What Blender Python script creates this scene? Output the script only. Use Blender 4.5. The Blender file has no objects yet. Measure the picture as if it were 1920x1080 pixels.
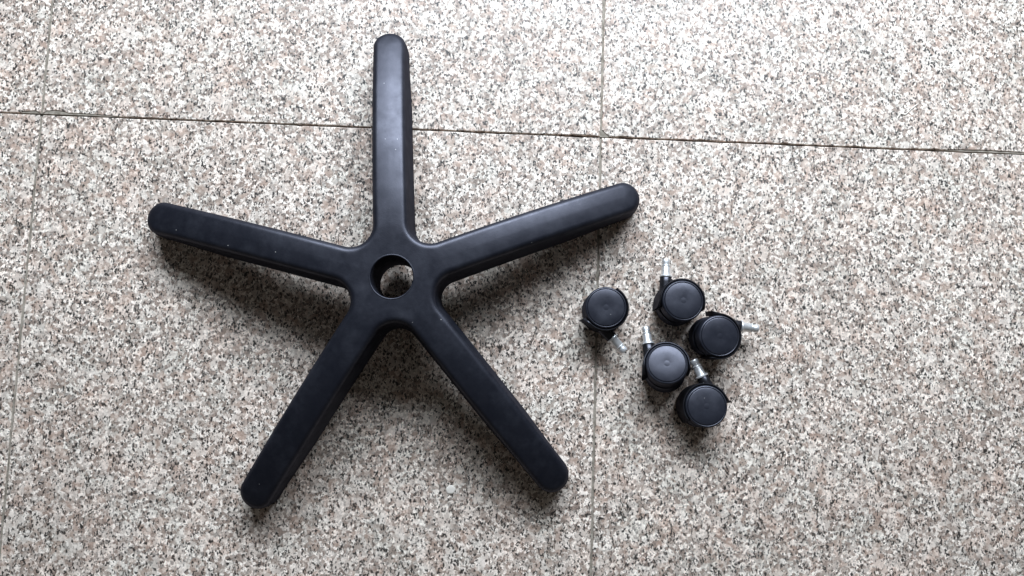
import bpy, math, random
from mathutils import Vector, Matrix, Euler

random.seed(7)
sc = bpy.context.scene
col = sc.collection
PI = math.pi

# ------------------------------------------------------------------ camera
cam_d = bpy.data.cameras.new('camera')
cam = bpy.data.objects.new('camera', cam_d)
col.objects.link(cam)
cam.location = (-0.1229, -0.2759, 0.9094)
cam.rotation_euler = (0.0984, -0.0282, 0.0333)
cam_d.sensor_width = 36.0
cam_d.lens = 36.0 * 1466.54 / 1920.0
cam_d.clip_start = 0.02
cam_d.clip_end = 60.0
sc.camera = cam

# ------------------------------------------------------------------ light
world = bpy.data.worlds.new('World')
sc.world = world
world.use_nodes = True
bg = world.node_tree.nodes['Background']
bg.inputs['Color'].default_value = (1.0, 0.95, 0.90, 1)
bg.inputs['Strength'].default_value = 0.06

def area(name, loc, target, sx, sy, power, color):
    d = bpy.data.lights.new(name, 'AREA')
    d.shape = 'RECTANGLE'
    d.size = sx
    d.size_y = sy
    d.energy = power
    d.color = color
    o = bpy.data.objects.new(name, d)
    col.objects.link(o)
    o.location = loc
    o.rotation_euler = (Vector(target) - Vector(loc)).to_track_quat('-Z', 'Y').to_euler()
    return o

# the tall glazed opening beyond the top of the picture that lights the floor
area('window_light', (0.05, 1.30, 1.30), (-0.05, -0.1, 0.0), 2.0, 0.72, 95.0, (0.78, 0.88, 1.0))

sc.view_settings.view_transform = 'Standard'
sc.view_settings.look = 'None'
sc.view_settings.gamma = 1.0
sc.view_settings.exposure = 0.0
sc.view_settings.use_curve_mapping = False

# ------------------------------------------------------------------ helpers
def tag(o, label=None, cat=None, group=None, kind=None):
    if label: o['label'] = label
    if cat: o['category'] = cat
    if group: o['group'] = group
    if kind: o['kind'] = kind
    return o

def mesh_obj(name, verts, faces, mat, parent=None, smooth=True, angle=None):
    me = bpy.data.meshes.new(name)
    me.from_pydata(verts, [], faces)
    me.update()
    if smooth:
        me.polygons.foreach_set('use_smooth', [True] * len(me.polygons))
        if angle is not None:
            me.set_sharp_from_angle(angle=math.radians(angle))
    if mat: me.materials.append(mat)
    o = bpy.data.objects.new(name, me)
    col.objects.link(o)
    if parent: o.parent = parent
    return o

def empty(name, loc=(0, 0, 0)):
    o = bpy.data.objects.new(name, None)
    col.objects.link(o)
    o.location = loc
    o.empty_display_size = 0.02
    return o

def lathe(profile, n=64, closed=False):
    """revolve (r, z) pairs round Z; r == 0 gives a pole"""
    verts, rings, faces = [], [], []
    for r, z in profile:
        if r <= 1e-9:
            rings.append([len(verts)])
            verts.append((0, 0, z))
        else:
            s = len(verts)
            rings.append(list(range(s, s + n)))
            for k in range(n):
                a = 2 * PI * k / n
                verts.append((r * math.cos(a), r * math.sin(a), z))
    pairs = list(zip(rings[:-1], rings[1:]))
    if closed: pairs.append((rings[-1], rings[0]))
    for A, B in pairs:
        for k in range(n):
            k2 = (k + 1) % n
            if len(A) == 1 and len(B) == 1: continue
            if len(A) == 1: faces.append((A[0], B[k2], B[k]))
            elif len(B) == 1: faces.append((A[k], A[k2], B[0]))
            else: faces.append((A[k], A[k2], B[k2], B[k]))
    return verts, faces

# ------------------------------------------------------------------ materials
def new_mat(name):
    m = bpy.data.materials.new(name)
    m.use_nodes = True
    nt = m.node_tree
    b = nt.nodes['Principled BSDF']
    return m, nt, b

def node(nt, t, **kw):
    n = nt.nodes.new(t)
    for k, v in kw.items(): setattr(n, k, v)
    return n

def ramp(nt, fac, stops, interp='LINEAR'):
    r = node(nt, 'ShaderNodeValToRGB')
    r.color_ramp.interpolation = interp
    e = r.color_ramp.elements
    while len(e) < len(stops): e.new(0.5)
    for el, (p, c) in zip(e, stops):
        el.position = p
        el.color = (c[0], c[1], c[2], 1) if isinstance(c, tuple) else (c, c, c, 1)
    nt.links.new(fac, r.inputs['Fac'])
    return r.outputs['Color']

def mixc(nt, fac, a, b, mode='MIX'):
    m = node(nt, 'ShaderNodeMix', data_type='RGBA', blend_type=mode)
    for sock, val in ((m.inputs[0], fac), (m.inputs[6], a), (m.inputs[7], b)):
        if isinstance(val, bpy.types.NodeSocket): nt.links.new(val, sock)
        elif isinstance(val, tuple): sock.default_value = (*val, 1)
        else: sock.default_value = val
    return m.outputs[2]

def math_n(nt, op, a, b=None):
    m = node(nt, 'ShaderNodeMath', operation=op)
    for i, val in enumerate((a, b)):
        if val is None: continue
        if isinstance(val, bpy.types.NodeSocket): nt.links.new(val, m.inputs[i])
        else: m.inputs[i].default_value = val
    return m.outputs[0]

def noise(nt, vec, scale, detail=2.0, rough=0.5):
    n = node(nt, 'ShaderNodeTexNoise')
    n.inputs['Scale'].default_value = scale
    n.inputs['Detail'].default_value = detail
    n.inputs['Roughness'].default_value = rough
    nt.links.new(vec, n.inputs['Vector'])
    return n

def voro(nt, vec, scale):
    n = node(nt, 'ShaderNodeTexVoronoi')
    n.inputs['Scale'].default_value = scale
    nt.links.new(vec, n.inputs['Vector'])
    return n

def granite():
    m, nt, b = new_mat('granite')
    L = nt.links
    tc = node(nt, 'ShaderNodeTexCoord')
    oi = node(nt, 'ShaderNodeObjectInfo')
    sh = node(nt, 'ShaderNodeVectorMath', operation='MULTIPLY_ADD')
    cmb = node(nt, 'ShaderNodeCombineXYZ')
    L.new(oi.outputs['Random'], cmb.inputs[0]); L.new(oi.outputs['Random'], cmb.inputs[1])
    sh.inputs[1].default_value = (17.3, 9.1, 3.7)
    L.new(cmb.outputs[0], sh.inputs[0]); L.new(tc.outputs['Object'], sh.inputs[2])
    P = sh.outputs[0]
    # crooked grain borders
    wn = noise(nt, P, 480, 2)
    wob = node(nt, 'ShaderNodeVectorMath', operation='MULTIPLY_ADD')
    sub = node(nt, 'ShaderNodeVectorMath', operation='SUBTRACT')
    sub.inputs[1].default_value = (0.5, 0.5, 0.5)
    L.new(wn.outputs['Color'], sub.inputs[0])
    L.new(sub.outputs[0], wob.inputs[0]); wob.inputs[1].default_value = (0.0032,) * 3
    L.new(P, wob.inputs[2])
    Q = wob.outputs[0]
    def chan(v, i):
        s = node(nt, 'ShaderNodeSeparateColor')
        L.new(v.outputs['Color'], s.inputs[0])
        return s.outputs[i]
    # feldspar and quartz grains
    v1 = voro(nt, Q, 300)
    base = ramp(nt, chan(v1, 0), [(0.0, (.33, .28, .25)), (.20, (.44, .39, .355)), (.38, (.56, .52, .485)),
                                  (.54, (.74, .71, .67)), (.70, (.90, .87, .83)), (.94, (.38, .36, .34))], 'CONSTANT')
    v1b = voro(nt, Q, 640)
    fine = ramp(nt, chan(v1b, 1), [(0, .5), (.3, .86), (.65, 1.02), (1, 1.3)])
    base = mixc(nt, 0.8, base, fine, 'MULTIPLY')
    # big pink feldspar
    v2 = voro(nt, Q, 120)
    pk = ramp(nt, chan(v2, 0), [(0, 0.0), (.80, 0.0), (.82, .7), (1, .7)], 'CONSTANT')
    base = mixc(nt, math_n(nt, 'MULTIPLY', pk, 0.6), base, (.50, .385, .325))
    wt = ramp(nt, chan(v2, 1), [(0, 0.0), (.82, 0.0), (.84, .7), (1, .7)], 'CONSTANT')
    base = mixc(nt, math_n(nt, 'MULTIPLY', wt, 0.75), base, (.78, .755, .72))
    # biotite flecks, in clumps
    cl = noise(nt, P, 105, 2)
    sk = node(nt, 'ShaderNodeMapping')
    sk.inputs['Rotation'].default_value = (0, 0, .6); sk.inputs['Scale'].default_value = (1.35, .75, 1)
    L.new(Q, sk.inputs['Vector'])
    v3 = voro(nt, sk.outputs[0], 540)
    fl = math_n(nt, 'ADD', chan(v3, 0), math_n(nt, 'MULTIPLY', math_n(nt, 'SUBTRACT', cl.outputs['Fac'], 0.5), 0.75))
    dk = ramp(nt, fl, [(0, 0.0), (.80, 0.0), (.835, .7), (.87, 1.0), (1, 1.0)])
    base = mixc(nt, dk, base, (.035, .032, .03))
    pat = noise(nt, P, 26, 2)
    base = mixc(nt, 0.45, base, ramp(nt, pat.outputs['Fac'], [(.32, (.90, .97, .97)), (.5, (1.0, 1.0, 1.0)), (.68, (1.07, .98, .94))]), 'MULTIPLY')
    # broad variation and traffic dirt
    big = noise(nt, P, 7, 3)
    base = mixc(nt, 0.5, base, ramp(nt, big.outputs['Fac'], [(.3, (.82, .80, .79)), (.7, (1.1, 1.1, 1.1))]), 'MULTIPLY')
    base = mixc(nt, 1.0, base, (1.085, .985, .90), 'MULTIPLY')
    L.new(base, b.inputs['Base Color'])
    rn = noise(nt, P, 40, 3)
    L.new(ramp(nt, rn.outputs['Fac'], [(.3, .41), (.7, .55)]), b.inputs['Roughness'])
    bp = node(nt, 'ShaderNodeBump')
    bp.inputs['Strength'].default_value = 0.15
    bp.inputs['Distance'].default_value = 0.0006
    L.new(fl, bp.inputs['Height'])
    L.new(bp.outputs[0], b.inputs['Normal'])
    return m

def grout():
    m, nt, b = new_mat('grout')
    tc = node(nt, 'ShaderNodeTexCoord')
    n = noise(nt, tc.outputs['Object'], 120, 4, .65)
    nt.links.new(ramp(nt, n.outputs['Fac'], [(.32, (.15, .125, .095)), (.5, (.27, .235, .19)), (.7, (.42, .37, .31))]), b.inputs['Base Color'])
    b.inputs['Roughness'].default_value = 0.9
    bp = node(nt, 'ShaderNodeBump'); bp.inputs['Distance'].default_value = 0.0008
    nt.links.new(n.outputs['Fac'], bp.inputs['Height']); nt.links.new(bp.outputs[0], b.inputs['Normal'])
    return m

def plastic(name, colr, r0, r1, spec, grain=900, bump=0.12):
    """matt moulded plastic: dark body colour under a thin even gloss"""
    m, nt, b = new_mat(name)
    L = nt.links
    nt.nodes.remove(b)
    tc = node(nt, 'ShaderNodeTexCoord')
    P = tc.outputs['Object']
    d = noise(nt, P, 38, 5, .7)
    dust = ramp(nt, d.outputs['Fac'], [(.48, 0.0), (.75, .25)])
    sv = voro(nt, P, 85)
    sp = node(nt, 'ShaderNodeSeparateColor'); L.new(sv.outputs['Color'], sp.inputs[0])
    speck = math_n(nt, 'MULTIPLY', math_n(nt, 'LESS_THAN', sv.outputs['Distance'], .045), math_n(nt, 'GREATER_THAN', sp.outputs[0], .72))
    df = node(nt, 'ShaderNodeBsdfDiffuse')
    gl = node(nt, 'ShaderNodeBsdfGlossy')
    L.new(mixc(nt, speck, mixc(nt, dust, colr, (.05, .054, .066)), (.35, .34, .32)), df.inputs['Color'])
    gl.inputs['Color'].default_value = (.87, .865, 1.0, 1)
    d2 = noise(nt, P, 70, 4, .7)
    L.new(ramp(nt, d2.outputs['Fac'], [(.3, r0), (.7, r1)]), gl.inputs['Roughness'])
    g = noise(nt, P, grain, 2)
    bp = node(nt, 'ShaderNodeBump'); bp.inputs['Strength'].default_value = bump
    bp.inputs['Distance'].default_value = 0.0006
    L.new(g.outputs['Fac'], bp.inputs['Height'])
    L.new(bp.outputs[0], df.inputs['Normal']); L.new(bp.outputs[0], gl.inputs['Normal'])
    mx = node(nt, 'ShaderNodeMixShader')
    d3 = noise(nt, P, 55, 4, .65)
    L.new(ramp(nt, d3.outputs['Fac'], [(.3, spec * .82), (.7, spec * 1.18)]), mx.inputs[0])
    L.new(df.outputs[0], mx.inputs[1]); L.new(gl.outputs[0], mx.inputs[2])
    L.new(mx.outputs[0], nt.nodes['Material Output'].inputs['Surface'])
    return m

def simple(name, c, rough, metal=0.0):
    m, nt, b = new_mat(name)
    tc = node(nt, 'ShaderNodeTexCoord')
    n = noise(nt, tc.outputs['Object'], 300, 3)
    nt.links.new(ramp(nt, n.outputs['Fac'], [(.3, tuple(x * .88 for x in c)), (.7, c)]), b.inputs['Base Color'])
    nt.links.new(ramp(nt, n.outputs['Fac'], [(.3, rough * .8), (.7, rough * 1.2)]), b.inputs['Roughness'])
    b.inputs['Metallic'].default_value = metal
    return m

M_GRAN = granite()
M_GROUT = grout()
M_BED = simple('mortar_bed', (.020, .020, .021), .95)
M_BASE = plastic('black_nylon', (.0045, .0058, .010), .38, .47, .056)
M_WHEEL = plastic('black_wheel_plastic', (.010, .0118, .018), .36, .45, .062, 1200, .06)
M_HOOD = plastic('black_hood_plastic', (.006, .006, .007), .28, .38, .06, 1200, .05)
M_ZINC = simple('zinc_plated_steel', (.86, .86, .86), .36, .7)
M_WHITE = simple('white_paint', (.96, .89, .79), .5)

# ------------------------------------------------------------------ floor
W = 0.66
floor = mesh_obj('floor', [(-6, -6, -.012), (6, -6, -.012), (6, 6, -.012), (-6, 6, -.012)], [(0, 1, 2, 3)], M_BED, smooth=False)
tag(floor, 'mortar bed under the speckled granite floor tiles', kind='structure')

GX, GY = 0.0010, 0.0009          # half joints: between columns, between rows

def tile(x0, x1, y0, y1, dense, chips=(), corner=0.0):
    """one granite tile with slightly ragged, eased edges; chips = bites out of its lower rim, corner = size of a broken lower corner"""
    cx, cy = (x0 + x1) / 2, (y0 + y1) / 2
    hx, hy = (x1 - x0) / 2, (y1 - y0) / 2
    rnd = random.Random(round(x0 * 1000) * 31 + round(y0 * 1000))
    n = 150 if dense else 12
    pts = []
    cs = [(-hx, -hy), (hx, -hy), (hx, hy), (-hx, hy)]
    nrm = [(0, 1), (-1, 0), (0, -1), (1, 0)]
    for s in range(4):
        a, c = cs[s], cs[(s + 1) % 4]
        amp = .00042 if s in (0, 2) else .0007
        ph = [rnd.uniform(0, 6.28) for _ in range(4)]
        nick = 0.0
        for k in range(n):
            t = k / n
            j = 0.0
            if dense and 0 < k:
                j = amp * (.35 * math.sin(t * 41 + ph[0]) + .3 * math.sin(t * 97 + ph[1]) + .5 * rnd.random())
                if rnd.random() < .025: nick = rnd.uniform(.0004, .0013)
                j += nick; nick *= .45
            x, y = a[0] + (c[0] - a[0]) * t, a[1] + (c[1] - a[1]) * t
            if s == 0:                       # bites out of the lower rim: (centre x, half length, depth)
                for qx, ln, dep in chips:
                    d = abs(x + cx - qx) / ln
                    if d < 1: j += dep * math.sqrt(1 - d * d) * (.85 + .3 * rnd.random())
                if corner and x + hx < corner: j += (corner - (x + hx)) * .9
            if s == 3 and corner and y + hy < corner * .9: y = -hy + corner * .9
            pts.append((x + nrm[s][0] * max(j, 0), y + nrm[s][1] * max(j, 0)))
    out = pts
    N = len(out)
    def inset(d): return [(x - math.copysign(d, x) * (1 if abs(abs(x) - hx) < .012 else 0),
                           y - math.copysign(d, y) * (1 if abs(abs(y) - hy) < .012 else 0)) for x, y in out]
    rings = [(out, -.011), (out, -.0008), (inset(.0003), -.0002), (inset(.0008), 0.0)]
    verts, faces = [], []
    for pr, z in rings: verts += [(x, y, z) for x, y in pr]
    for r in range(3):
        for k in range(N):
            k2 = (k + 1) % N
            faces.append((r * N + k, r * N + k2, (r + 1) * N + k2, (r + 1) * N + k))
    faces.append(tuple(range(3 * N, 4 * N)))
    o = mesh_obj('tile', verts, faces, M_GRAN, floor, smooth=False)
    o.location = (cx, cy, rnd.uniform(-.0004, .0))
    return o

for i in range(-4, 4):
    for j in range(-3, 4):
        vis = i in (-2, -1, 0) and j in (-1, 0)
        chips, corner = [], 0.0
        if (i, j) == (0, 0): chips, corner = [(.40, .03, .0007), (.475, .05, .0022)], .0085
        if (i, j) == (-1, 0): chips = [(-.645, .014, .0042), (-.605, .030, .0018), (-.02, .012, .0008)]
        if (i, j) == (-2, 0): chips = [(-.665, .02, .0022)]
        tile(i * W + GX, (i + 1) * W - GX, j * W + GY, (j + 1) * W - GY, vis, chips, corner)

def strip(x0, x1, y0, y1, z=-.0014):
    o = mesh_obj('grout_strip', [(x0, y0, z), (x1, y0, z), (x1, y1, z), (x0, y1, z),
                                 (x0, y0, -.0118), (x1, y0, -.0118), (x1, y1, -.0118), (x0, y1, -.0118)],
                 [(0, 1, 2, 3), (0, 4, 5, 1), (1, 5, 6, 2), (2, 6, 7, 3), (3, 7, 4, 0)], M_GROUT, floor, smooth=False)
    return o
for i in range(-3, 4):
    for j in range(-3, 4):
        strip(i * W - GX - .0016, i * W + GX + .0016, j * W + .002, (j + 1) * W - .002)
# mortar showing in the chipped rims
strip(-.0012, .0095, .0002, .0085, -.0012)
strip(-.684, -.57, .0008, .0052, -.0012)
strip(.42, .53, .0008, .0032, -.0014)

# ------------------------------------------------------------------ five-arm chair base
RH = 0.0228                 # hole radius
RT = 0.2745                  # centre of the rounded arm end
WB, WT = 0.0222, 0.0221     # half width at the rim, hub end and arm end
RF = 0.020                  # fillet between arms

def z_top(r):
    u = (r - .050) / .2375
    if u <= -.03: return .092
    if u < .03:               # short blend at the crease
        w = (u + .03) / .06
        return .092 - (.018 * .03) * w * w
    return .092 - (.018 * u + .039 * u * u)

def depth(r): return .056 - .016 * min(1, r / .27)

def z_bot(r):
    z = z_top(r) - depth(r)
    return 0.5 * (z + math.sqrt(z * z + .004 ** 2)) if r < .268 else max(0.0, .5 * (z + math.sqrt(z * z + .004 ** 2)) * max(0, (0.278 - r) / .01))

def half_outline():
    """columns from the fillet's middle (36 deg) to the arm's tip: (point, inward normal, inner target, is_hub)"""
    a36 = PI / 5
    D = (WB + RF) / math.sin(a36)
    fc = (D * math.cos(a36), D * math.sin(a36))
    xt = fc[0]
    cols = []
    NF = 16
    inner_len = RH * a36 + (xt - RH)
    for k in range(NF + 1):
        t = k / NF
        # fillet arc: from the direction towards the hub to straight down (towards the arm axis)
        a0, a1 = a36 + PI, 1.5 * PI
        a = a0 + (a1 - a0) * t
        p = (fc[0] + RF * math.cos(a), fc[1] + RF * math.sin(a))
        n = (math.cos(a), math.sin(a))          # away from the fillet centre = into the material
        s = t * inner_len
        if s < RH * a36:
            b = a36 - s / RH
            q = (RH * math.cos(b), RH * math.sin(b))
        else:
            q = (RH + s - RH * a36, 0.0)
        cols.append((p, n, q, True))
    cols[-1] = (cols[-1][0], cols[-1][1], (xt, 0.0), True)
    NS = 34
    sl = (WT - WB) / (RT - xt)
    ln = math.hypot(1, sl)
    for k in range(1, NS + 1):
        x = xt + (RT - xt) * k / NS
        w = WB + sl * (x - xt)
        cols.append(((x, w), (sl / ln * 1.0, -1 / ln), (x, 0.0), False))
    NT = 14
    for k in range(1, NT + 1):
        a = PI / 2 * (1 - k / NT)
        cols.append(((RT + WT * math.cos(a), WT * math.sin(a)), (-math.cos(a), -math.sin(a)), (RT, 0.0), False))
    return cols

DR, ER = .0036, .0068        # draft and edge radius
def column(p, n, q, hub):
    pts = []
    def at(d): return (p[0] + n[0] * d, p[1] + n[1] * d)
    edge = at(DR + ER)
    NI = 9
    for k in range(NI + 1):                      # top, from inside to edge
        s = k / NI
        x, y = q[0] + (edge[0] - q[0]) * s, q[1] + (edge[1] - q[1]) * s
        r = math.hypot(x, y)
        cr = .0005 * (1 - s * s) * min(1, max(0, (r - .05) / .05))
        pts.append((x, y, z_top(r) + cr - .0002 * s))
    NE = 7
    for k in range(1, NE + 1):                   # rounded edge
        a = PI / 2 * k / NE
        x, y = at(DR + ER * (1 - math.sin(a)))
        r = math.hypot(x, y)
        pts.append((x, y, z_top(r) - .0002 - ER * (1 - math.cos(a))))
    for k in range(1, 7):                        # side wall
        s = k / 6
        tuck = .0025 * min(1, max(0, (math.hypot(*p) - .20) / .06))
        x, y = at(DR * (1 - s) + tuck * s * s)
        r = math.hypot(x, y)
        z1 = z_top(r) - .0002 - ER
        pts.append((x, y, z1 + (z_bot(r) - z1) * s))
    tk = .0025 * min(1, max(0, (math.hypot(*p) - .20) / .06))
    x, y = at(.0004 + tk); r = math.hypot(x, y); pts.append((x, y, z_bot(r) - .0))
    x, y = at(.0034 + tk); r = math.hypot(x, y); pts.append((x, y, z_bot(r)))
    x, y = at(.0060 + tk * .6); r = math.hypot(x, y); pts.append((x, y, z_top(r) - .008))
    e2 = at(.0100)
    for k in range(0, 5):                        # ceiling of the hollow underside
        s = 1 - k / 4
        qq = q
        x, y = qq[0] + (e2[0] - qq[0]) * s, qq[1] + (e2[1] - qq[1]) * s
        r = math.hypot(x, y)
        pts.append((x, y, z_top(r) - .0045))
    return pts

cols = half_outline()
grid = [column(*c) for c in cols]
hubflag = [c[3] for c in cols]
V, VI, F, FP = [], {}, [], []
def vid(pt):
    k = (round(pt[0] * 2e5), round(pt[1] * 2e5), round(pt[2] * 2e5))
    if k not in VI:
        VI[k] = len(V); V.append(pt)
    return VI[k]
for arm in range(5):
    A = arm * 2 * PI / 5
    ca, sa = math.cos(A), math.sin(A)
    for mir in (1, -1):
        for c in range(len(grid) - 1):
            part = 0 if (hubflag[c] and hubflag[c + 1]) else arm + 1
            for r in range(len(grid[c]) - 1):
                quad = [grid[c][r], grid[c + 1][r], grid[c + 1][r + 1], grid[c][r + 1]]
                ids = []
                for x, y, z in quad:
                    y *= mir
                    i_ = vid((x * ca - y * sa, x * sa + y * ca, z))
                    if i_ not in ids: ids.append(i_)
                if len(ids) < 3: continue
                if mir > 0: ids.reverse()
                F.append(tuple(ids)); FP.append(part)
whole = bpy.data.meshes.new('tmp')
whole.from_pydata(V, [], F); whole.update()
# outward check: the top of the hub must face up
if sum(whole.polygons[i].normal.z for i in range(0, len(F)) if whole.polygons[i].center.z > .0915) < 0:
    F = [tuple(reversed(f)) for f in F]
    whole = bpy.data.meshes.new('tmp2'); whole.from_pydata(V, [], F); whole.update()
VN = [tuple(vn.vector) for vn in whole.vertex_normals]

base = empty('chair_base', (-.2290, -.1872, 0))
base.rotation_euler = (0, 0, PI / 2 + .0832)
tag(base, 'black plastic five-arm swivel chair base with round centre hole, standing on granite tiles', 'chair base')

def submesh(name, part, parent):
    fs = [f for f, p in zip(F, FP) if p == part]
    used = sorted({i for f in fs for i in f})
    mp = {i: k for k, i in enumerate(used)}
    me = bpy.data.meshes.new(name)
    me.from_pydata([V[i] for i in used], [], [tuple(mp[i] for i in f) for f in fs])
    me.update()
    me.polygons.foreach_set('use_smooth', [True] * len(me.polygons))
    me.normals_split_custom_set_from_vertices([VN[i] for i in used])
    me.materials.append(M_BASE)
    o = bpy.data.objects.new(name, me); col.objects.link(o); o.parent = parent
    return o

hub = submesh('hub', 0, base)
for a_ in range(5): submesh('arm', a_ + 1, base)
# sleeve that lines the centre hole; its lip stands a hair proud of the hub
v, f = lathe([(RH + .0045, .0868), (RH + .0045, .0115), (RH + .0038, .011), (RH + .0002, .011), (RH - .0002, .012),
              (RH - .0008, .0895), (RH - .0006, .0912), (RH - .0001, .0921), (RH + .0006, .09235), (RH + .0012, .0921), (RH + .0012, .0905)], 96, closed=True)
f = [tuple(reversed(x)) for x in f]
mesh_obj('hole_sleeve', v, f, M_BASE, hub, angle=50)

# ------------------------------------------------------------------ twin-wheel casters
CW = 0.046      # overall width, lying on one wheel face
WR = 0.0242     # wheel radius
CZ = CW / 2
E_OFF = -0.016  # stem axis offset from the wheel axis

def build_caster():
    root = empty('caster')
    parts = []
    # wheels: tread and body, face cover as a sub-part; local z measured from the middle plane
    prof = [(.006, .0032), (WR - .001, .0032), (WR - .0002, .004), (WR, .0052), (WR, .0190), (WR - .0003, .0203), (WR - .0010, .0212),
            (WR - .0018, .0215), (WR - .0023, .0212), (WR - .0024, .0206), (.006, .0206)]
    cov = [(WR - .0026, .0207), (WR - .0027, .0214), (WR - .0030, .0219), (WR - .0037, .02215), (.012, .02265), (.0042, .0229), (.0038, .02286),
           (.0033, .02286), (.0028, .02292), (0, .0230)]
    for s in (1, -1):
        v, f = lathe(prof, 72, closed=True)
        v = [(x, y, z * s) for x, y, z in v]
        if s > 0: f = f
        else: f = [tuple(reversed(q)) for q in f]
        w = mesh_obj('wheel', v, f, M_WHEEL, root, angle=40)
        v, f = lathe(cov, 72)
        v = [(x, y, z * s) for x, y, z in v]
        if s < 0: f = [tuple(reversed(q)) for q in f]
        mesh_obj('wheel_cover', v, f, M_WHEEL, w, angle=40)
    # hood: arched shell over the wheels with a middle web, flared lip at the stem side
    verts, faces = [], []
    N = 60
    a0, a1 = math.radians(-17), math.radians(197)
    rows = []
    for k in range(N + 1):
        a = a0 + (a1 - a0) * k / N
        t = (a - a0) / (a1 - a0)
        fl = max(0, (t - .90) / .10) ** 2
        fl2 = max(0, (.04 - t) / .04) ** 2
        ri = .0250
        ro = .0268 + .0035 * fl + .0010 * fl2
        h = .0200 - .007 * fl - .003 * fl2
        b = .0007
        sec = [(ri, -.0028), (ri, -h + b), (ri + b * .6, -h), (ro - b, -h), (ro, -h + b), (ro + .0004, 0), (ro, h - b), (ro - b, h), (ri + b * .6, h), (ri, h - b), (ri, .0028),
               (.0075, .0028), (.0075, -.0028)]
        rows.append([len(verts) + i for i in range(len(sec))])
        verts += [(r * math.cos(a), r * math.sin(a), z) for r, z in sec]
    S = len(rows[0])
    for A, B in zip(rows[:-1], rows[1:]):
        for i in range(S):
            i2 = (i + 1) % S
            faces.append((A[i], B[i], B[i2], A[i2]))
    def cap(R, flip):
        q = [tuple([R[i] for i in (0, 1, 2, 3, 4, 5, 6, 7, 8, 9, 10)]), tuple([R[i] for i in (0, 10, 11, 12)])]
        return [tuple(reversed(x)) if flip else x for x in q]
    faces += cap(rows[0], False) + cap(rows[-1], True)
    mesh_obj('hood', verts, faces, M_HOOD, root, angle=35)
    # stem housing: socket tube growing out of the hood
    v, f = lathe([(0, .0150), (.0074, .0150), (.0072, .0200), (.0070, .0245), (.0068, .0300), (.0064, .0306), (.0056, .0308), (0, .0308)], 36)
    v = [(x + E_OFF, z, -y) for x, y, z in v]
    mesh_obj('stem_housing', v, f, M_HOOD, root, angle=40)
    # zinc stem with flange, groove and retaining ring
    v, f = lathe([(0, .0300), (.0076, .0309), (.0078, .0316), (.0077, .0324), (.0062, .0331), (.0054, .0345), (.0053, .0430), (.0051, .0436), (.0044, .0438),
                  (.0044, .0474), (.0048, .0477), (.0049, .0482), (.0049, .0518), (.0045, .0527), (.0036, .0531), (0, .0531)], 36)
    v = [(x + E_OFF, z, -y) for x, y, z in v]
    st = mesh_obj('stem', v, f, M_ZINC, root, angle=35)
    ring = [(.0046 + .0010 * math.cos(2 * PI * k / 10), .0446 + .0009 * math.sin(2 * PI * k / 10)) for k in range(10)]
    v, f = lathe(ring, 36, closed=True)
    v = [(x + E_OFF, z, -y) for x, y, z in v]
    mesh_obj('retaining_ring', v, f, M_ZINC, st)
    return root

def copy_tree(o, parent=None):
    c = o.copy()
    col.objects.link(c)
    c.parent = parent
    for ch in list(o.children): copy_tree(ch, c)
    return c

def descend(o):
    yield o
    for ch in o.children: yield from descend(ch)

SC = .965
proto = build_caster()
GROUP = 'loose casters lying on the tiles'
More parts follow.
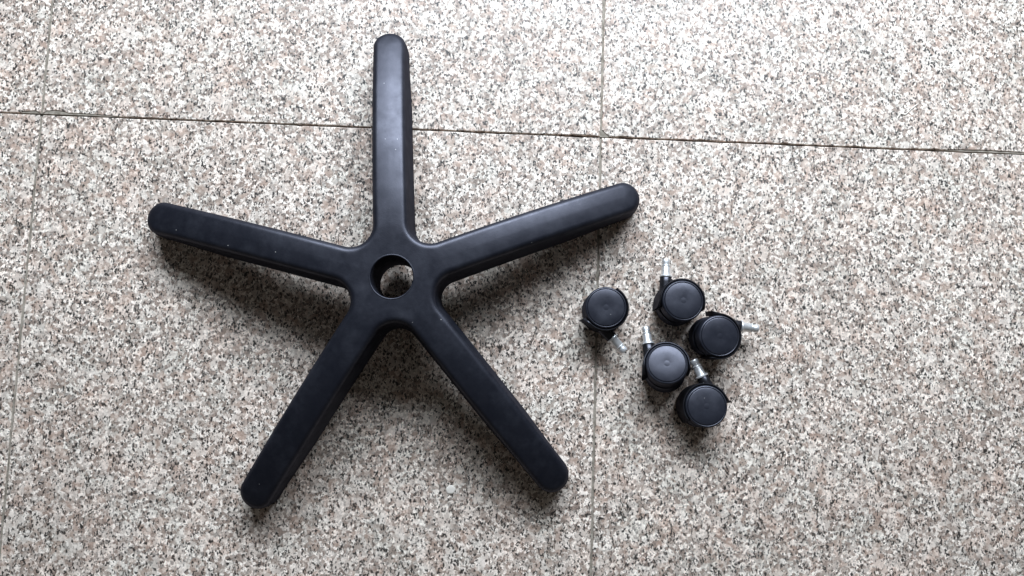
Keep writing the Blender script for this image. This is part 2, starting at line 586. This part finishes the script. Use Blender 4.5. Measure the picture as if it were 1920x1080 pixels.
# top-face centre (x, y), stem direction in degrees, other wheel up?, lean towards the stem, label
spots = [
    ((.0042, -.2075), -46, True, -2, 'black caster lying alone between the chair base and the cluster of four casters'),
    ((.0905, -.1967), 89, False, 5, 'black caster lying nearest the tile corner, its steel stem pointing away from the cluster'),
    ((.1321, -.2351), -5, False, 3, 'black caster of the cluster whose steel stem points away from the chair base'),
    ((.0723, -.2672), 96, False, 16, 'tipped black caster with pale shiny face, in the cluster beside the lone caster'),
    ((.1178, -.3130), 117, True, 4, 'black caster at the end of the cluster, its steel stem pointing between two others'),
]
for i, ((x, y), ang, flip, lean, label) in enumerate(spots):
    o = proto if i == 0 else copy_tree(proto)
    tag(o, label, 'caster', GROUP)
    a = math.radians(ang)
    R = Matrix.Rotation(a - PI / 2, 4, 'Z') @ Matrix.Rotation(math.radians(-lean), 4, 'X')
    if i == 3: R = R @ Matrix.Rotation(math.radians(-7), 4, 'Y')     # also rolled a little sideways
    if flip: R = R @ Matrix.Rotation(PI, 4, 'Y')
    # rest on the tiles: lowest vertex at z = 0
    zmin = 1
    for d in descend(o):
        if d.type == 'MESH':
            for vv in d.data.vertices: zmin = min(zmin, (R @ vv.co).z * SC)
    top = (R @ Vector((0, 0, -CZ if flip else CZ))) * SC
    o.rotation_euler = R.to_euler()
    o.scale = (SC, SC, SC)
    o.location = (x - top.x, y - top.y, -zmin + .0001)

# ------------------------------------------------------------------ small marks on the floor
def blob(name, x, y, r, h, label, cat, mat):
    rnd = random.Random(3)
    verts, faces = [(0, 0, h)], []
    n = 28
    for ring, (rr, zz) in enumerate(((.7, h * .95), (.92, h * .6), (1.0, .0))):
        for k in range(n):
            a = 2 * PI * k / n
            q = r * rr * (1 + .04 * math.sin(2 * a + 1) + .03 * math.sin(5 * a))
            verts.append((q * math.cos(a), q * math.sin(a), zz))
    for k in range(n):
        k2 = (k + 1) % n
        faces.append((0, 1 + k, 1 + k2))
        for g in range(2): faces.append((1 + g * n + k, 1 + (g + 1) * n + k, 1 + (g + 1) * n + k2, 1 + g * n + k2))
    o = mesh_obj(name, verts, faces, mat)
    o.location = (x, y, .0001)
    return tag(o, label, cat)
blob('paint_drop', -.1623, -.4181, .0052, .0007, 'small round white paint drop on the tile beside the chair base', 'paint drop', M_WHITE)

def thread(pts, r, label):
    verts, faces = [], []
    n = 8
    P = [Vector(p) for p in pts]
    for i, p in enumerate(P):
        d = (P[min(i + 1, len(P) - 1)] - P[max(i - 1, 0)]).normalized()
        s = d.cross(Vector((0, 0, 1))).normalized()
        u = s.cross(d)
        rr = r * (.35 if i in (0, len(P) - 1) else 1)
        for k in range(n):
            a = 2 * PI * k / n
            verts.append(tuple(p + (s * math.cos(a) + u * math.sin(a)) * rr))
    for i in range(len(P) - 1):
        for k in range(n):
            k2 = (k + 1) % n
            faces.append((i * n + k, i * n + k2, (i + 1) * n + k2, (i + 1) * n + k))
    faces.append(tuple(range(n - 1, -1, -1)))
    faces.append(tuple(range((len(P) - 1) * n, len(P) * n)))
    o = mesh_obj('thread', verts, faces, M_WHITE)
    return tag(o, label, 'thread')
zt = .0006
thread([(.3634, .0446, zt), (.3660, .0434, zt), (.3685, .0429, zt), (.3697, .0433, zt), (.3740, .0474, zt), (.3790, .0523, zt), (.3830, .0553, zt), (.3859, .0584, zt)],
       .00055, 'short bent white thread lying on a bare granite tile')
